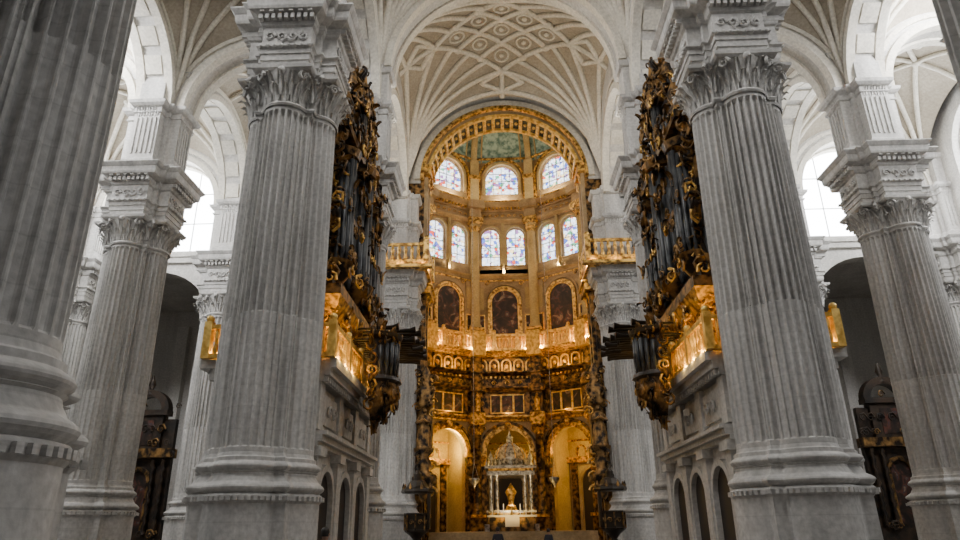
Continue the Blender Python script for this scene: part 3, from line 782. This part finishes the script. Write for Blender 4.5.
c,p,k,tp=organ()
c.obj('case',[WOOD,GILTD,GILT],orr); p.obj('pipes',[PIPE,DARK],orr); k.obj('carvings',[GILTD,GILT,GILTR],orr); tp.obj('horizontal_trumpets',[BRONZE],orr)
copy_tree(orr,'pipe_organ',(5.7,TY-.1,0),(-1,1,1))

def retable():
    r=MB()
    r.box(-2.2,2.2,0,.6,0,1.2,0); r.box(-2.0,2.0,.2,.6,1.2,7.6,0)
    for x in (-1.7,-1.0,1.0,1.7):
        pts=[(x+.06*cos(t*2.4),-.1+.06*sin(t*2.4),1.3+t*.22) for t in range(19)]; r.tube(pts,.14,8,0)
    r.box(-2.2,2.2,-.35,.6,5.4,5.9,1); arch_band(r,0,.7,.9,4,-.1,.3,1,None,leg=1.4)
    r.box(-1.2,1.2,-.1,.6,5.9,7.8,0); r.box(-1.5,1.5,-.3,.6,7.8,8.1,0); arch_band(r,0,1.0,1.5,8.1,-.2,.5,0,None,rise=.8)
    arch_fill(r,0,.7,1.4,4,.15,2); r.box(-.6,.6,-.15,-.1,6.1,7.5,2)
    for i in range(30): scroll(r,T((random.uniform(-2.2,2.2),-.2,random.choice((1.3,5.6,6.2,7,8.3)))),random.uniform(.2,.35),random.choice((0,0,1)),1.4,.18,8,4)
    r.lathe([(.3,9),(.1,9.3),(.25,9.6),(.02,10.2)],8,0)
    return r
ro=retable().obj('carved_altarpiece',[WOOD,GILTD,PAINT],loc=(-25.4,46.8,0)); ro.scale=(1,1,1.2)
for lx,ly,rz in ((25.6,46.8,0),(-13.5,56.3,0),(13.5,56.3,0)):
    o=ro.copy(); o.name='carved_altarpiece'; bpy.context.collection.objects.link(o); o.location=(lx,ly,0)

def lamp(L):
    m=MB(); m.tube([(0,0,0),(0,0,L)],.02,5,0)
    for i in range(3): a=i*2*pi/3; m.tube([(0,0,.0),(.3*cos(a),.3*sin(a),-1)],.015,4,0)
    m.lathe([(.02,-1.7),(.06,-1.6),(.1,-1.5),(.3,-1.25),(.38,-1.05),(.32,-1),(.2,-1)],12,0)
    return m
for x,y,z,L in ((-2.6,49,6.0,22),(3.0,49,6.0,22)):
    lamp(L).obj('sanctuary_lamp',[SILVER],loc=(x,y,z))

# ---------------- visitors ----------------
CLOTH=plain('dark_jacket',(.03,.03,.045)); SKIN=plain('skin',(.4,.24,.17)); HAIR=plain('black_hair',(.02,.015,.012)); JEAN=plain('jeans',(.05,.07,.13))
def person(x,y,rot,h=1.72):
    e=root('visitor',(x,y,0)); e.rotation_euler[2]=rot; e.scale=(h/1.75,)*3
    try:
        V=[(0,0,.98),(0,0,1.15),(0,.01,1.35),(0,0,1.46),(.17,0,1.42),(.24,.02,1.15),(.22,-.12,.95),(-.17,0,1.42),(-.24,.02,1.15),(-.22,-.1,.93)]
        bm_E=[(0,1),(1,2),(2,3),(2,4),(4,5),(5,6),(2,7),(7,8),(8,9)]
        for nm,VV,EE,RR,mt in (('jacket',V,bm_E,[(.17,.12),(.15,.11),(.18,.12),.08,.075,.055,.045,.075,.055,.045],CLOTH),
            ('trousers',[(0,0,.98),(.1,0,.9),(.11,-.02,.5),(.12,0,.08),(-.1,0,.9),(-.11,.02,.5),(-.12,.06,.08)],[(0,1),(1,2),(2,3),(0,4),(4,5),(5,6)],[(.15,.11),.095,.065,.05,.095,.065,.05],JEAN),
            ('shoe_right',[(.12,.03,.05),(.13,-.18,.04)],[(0,1)],[.045,.04],HAIR),('shoe_left',[(-.12,.09,.05),(-.13,-.12,.04)],[(0,1)],[.045,.04],HAIR)):
            me=bpy.data.meshes.new(nm); me.from_pydata(VV,EE,[]); me.materials.append(mt)
            o=bpy.data.objects.new(nm,me); bpy.context.collection.objects.link(o); o.parent=e
            bpy.context.view_layer.objects.active=o
            o.modifiers.new('skin','SKIN').use_smooth_shade=True
            if not me.skin_vertices:
                bpy.context.view_layer.update()
            for i,r in enumerate(RR): me.skin_vertices[0].data[i].radius=r if isinstance(r,tuple) else (r,r)
            me.skin_vertices[0].data[0].use_root=True
            s=o.modifiers.new('sub','SUBSURF'); s.levels=2; s.render_levels=2
    except Exception as ex: print('skin fail',ex)
    hd=MB()
    hd.lathe([(.055,1.44),(.055,1.54),(.06,1.56)],10,0)
    hd.lathe([(.005,1.52),(.045,1.53),(.068,1.57),(.078,1.63),(.08,1.68),(.07,1.73),(.04,1.76),(.005,1.77)],14,0,Matrix.Diagonal((1,1.2,1,1)))
    hd.lathe([(.074,1.6),(.088,1.65),(.09,1.7),(.078,1.75),(.045,1.785),(.005,1.795)],14,1,T((0,.02,0))@Matrix.Diagonal((1,1.15,1,1)))
    hd.tube([(0,-.09,1.67),(0,-.118,1.635),(0,-.095,1.625)],[.01,.015,.012],6,0)
    for s in (-1,1):
        hd.ball((s*.083,0,1.645),.022,0); hd.ball((s*.03,-.088,1.668),.009,1)
    hd.box(-.022,.022,-.094,-.085,1.592,1.6,2)
    for hx,hy,hz in ((.22,-.13,.93),(-.22,-.11,.91)):
        hd.box(hx-.02,hx+.02,hy-.04,hy+.03,hz-.09,hz,0)
        for i in range(4): hd.tube([(hx,hy-.035+i*.02,hz-.08),(hx,hy-.035+i*.02-.005,hz-.13),(hx-.01,hy-.035+i*.02-.012,hz-.155+.01*abs(i-1))],.009,5,0)
        hd.tube([(hx,hy-.035,hz-.03),(hx,hy-.065,hz-.07),(hx,hy-.065,hz-.09)],.01,5,0)
    hd.obj('head_and_hands',[SKIN,HAIR,RED],e)
person(-4.25,14.5,pi-.3,1.66); person(-.9,33,pi,1.7); person(1.6,36,2.6,1.62)

# ---------------- lights ----------------
def area(name,loc,target,size,e,col=(1,1,1)):
    l=bpy.data.lights.new(name,'AREA'); l.shape='SQUARE'; l.size=size; l.energy=e; l.color=col
    o=bpy.data.objects.new(name,l); bpy.context.collection.objects.link(o); o.location=loc
    o.rotation_euler=(Vector(target)-Vector(loc)).to_track_quat('-Z','Y').to_euler()
def point(name,loc,e,col,r=.12):
    l=bpy.data.lights.new(name,'POINT'); l.energy=e; l.color=col; l.shadow_soft_size=r
    o=bpy.data.objects.new(name,l); bpy.context.collection.objects.link(o); o.location=loc
def spot(name,loc,target,e,col,ang=120,r=.15):
    l=bpy.data.lights.new(name,'SPOT'); l.energy=e; l.color=col; l.spot_size=radians(ang); l.spot_blend=.6; l.shadow_soft_size=r
    o=bpy.data.objects.new(name,l); bpy.context.collection.objects.link(o); o.location=loc
    o.rotation_euler=(Vector(target)-Vector(loc)).to_track_quat('-Z','Y').to_euler()
COOL=(1,.985,.96)
area('nave_rear_fill',(-3,-9,20),(3,25,8),6,260,COOL)  # added fill from behind the camera; no facade window is modelled
area('nave_high_fill',(-3.2,12.5,30.5),(3,26,12),4,2000,COOL)  # added out-of-view area light under the vault, brightens piers beyond the nearest pair
for s in (-1,1):
    area('aisle_fill',(s*13.3,11,25),(s*15,34,17),4,700,COOL)  # added fill hung inside the aisle, not at a window
    area('east_wall_fill',(s*25,26,27),(s*24,44,24),4,3600,(.98,.985,1))  # added area light to brighten the upper east wall and its vault
    spot('vault_fill_spot',(s*6.4,33.8,20.2),(0,39,34),1700,(1,.89,.72),130)  # added uplight hidden above the cornice to brighten the nave vault
    spot('pier_fill_spot',(s*8.6,33.9,2.5),(s*7.2,43,9),700 if s<0 else 300,(1,.98,.94),80)  # added spot that whitens the far nave pier; no fixture there
    point('balcony_lamp',(s*7.25,43.3,BZ+1.0),60,(1,.62,.16))
    for xx in (5.7,7.2,8.7): point('balcony_lip_lamp',(s*xx,41.25,BZ+.12),26,(1,.6,.14),.04)
    point('balcony_lip_lamp',(s*5.15,42.6,BZ+.15),40,(1,.6,.14),.05)
    for yy in (-3.9,-1.6,2.6):
        point('organ_lamp',(s*(NX-1.4),TY+yy,7.25),80,(1,.58,.10),.06)
    for yy in (-4.3,-3.2,-2.1,2.2,3.4):
        point('organ_lip_lamp',(s*(NX-1.93),TY+yy,7.02),22,(1,.6,.12),.03)
    point('tribune_lamp',(s*(NX+2.0),22.2,7.3),70,(1,.56,.08),.06)
    point('jamb_lamp',(s*5.3,45.8,18.4),230,(1,.66,.25))
WARM=(1,.61,.15)
for al in bays:
    for u in (-1.9,1.9):
        point('gallery_lamp',BM(al)@Vector((u,AP-.55,18.2)),210,(1,.66,.25),.08)
        point('gallery_lip_lamp',BM(al)@Vector((u,AP-1.3,17.92)),120,WARM,.05)
    point('drum_lamp',BM(al)@Vector((0,AP-.75,34.4)),260,(1,.82,.54),.08)
    point('window_ledge_lamp',BM(al)@Vector((0,AP-.4,26.3)),75,(1,.78,.46),.06)
    point('frieze_lamp',BM(al)@Vector((0,AP-.8,16.0)),110,WARM,.06)
    point('chapel_lamp',BM(al)@Vector((1.5,AP+2.2,8.8)),560 if abs(al)>.2 else 70,(1,.64,.12),.1)
    point('shelf_lamp',BM(al)@Vector((0,AP-.45,11.85)),26,WARM,.05)
spot('sanctuary_flood',(0,47.2,2.3),(0,62,16),800,WARM,110,.2)
spot('tabernacle_spot',(0,48.5,3.2),(0,54.5,5),260,(1,.93,.8),60,.1)

w=bpy.data.worlds.new('sky'); bpy.context.scene.world=w; w.use_nodes=True
w.node_tree.nodes['Background'].inputs[0].default_value=(.9,.93,1,1); w.node_tree.nodes['Background'].inputs[1].default_value=.05

# ---------------- camera ----------------
f=671; p_=radians(21.2); psi=radians(1.6); ro_=radians(.7)
fw=Vector((-sin(psi)*cos(p_),cos(psi)*cos(p_),sin(p_))); r0=Vector((cos(psi),sin(psi),0)); u0=r0.cross(fw)
rt=r0*cos(ro_)-u0*sin(ro_); up=r0*sin(ro_)+u0*cos(ro_)
cam=bpy.data.cameras.new('camera'); co=bpy.data.objects.new('camera',cam); bpy.context.collection.objects.link(co)
mt=Matrix((( rt.x,up.x,-fw.x,-.65),(rt.y,up.y,-fw.y,0),(rt.z,up.z,-fw.z,1.6),(0,0,0,1)))
co.matrix_world=mt; cam.sensor_width=36; cam.lens=36*f/960; cam.clip_end=300; cam.clip_start=.05
bpy.context.scene.camera=co
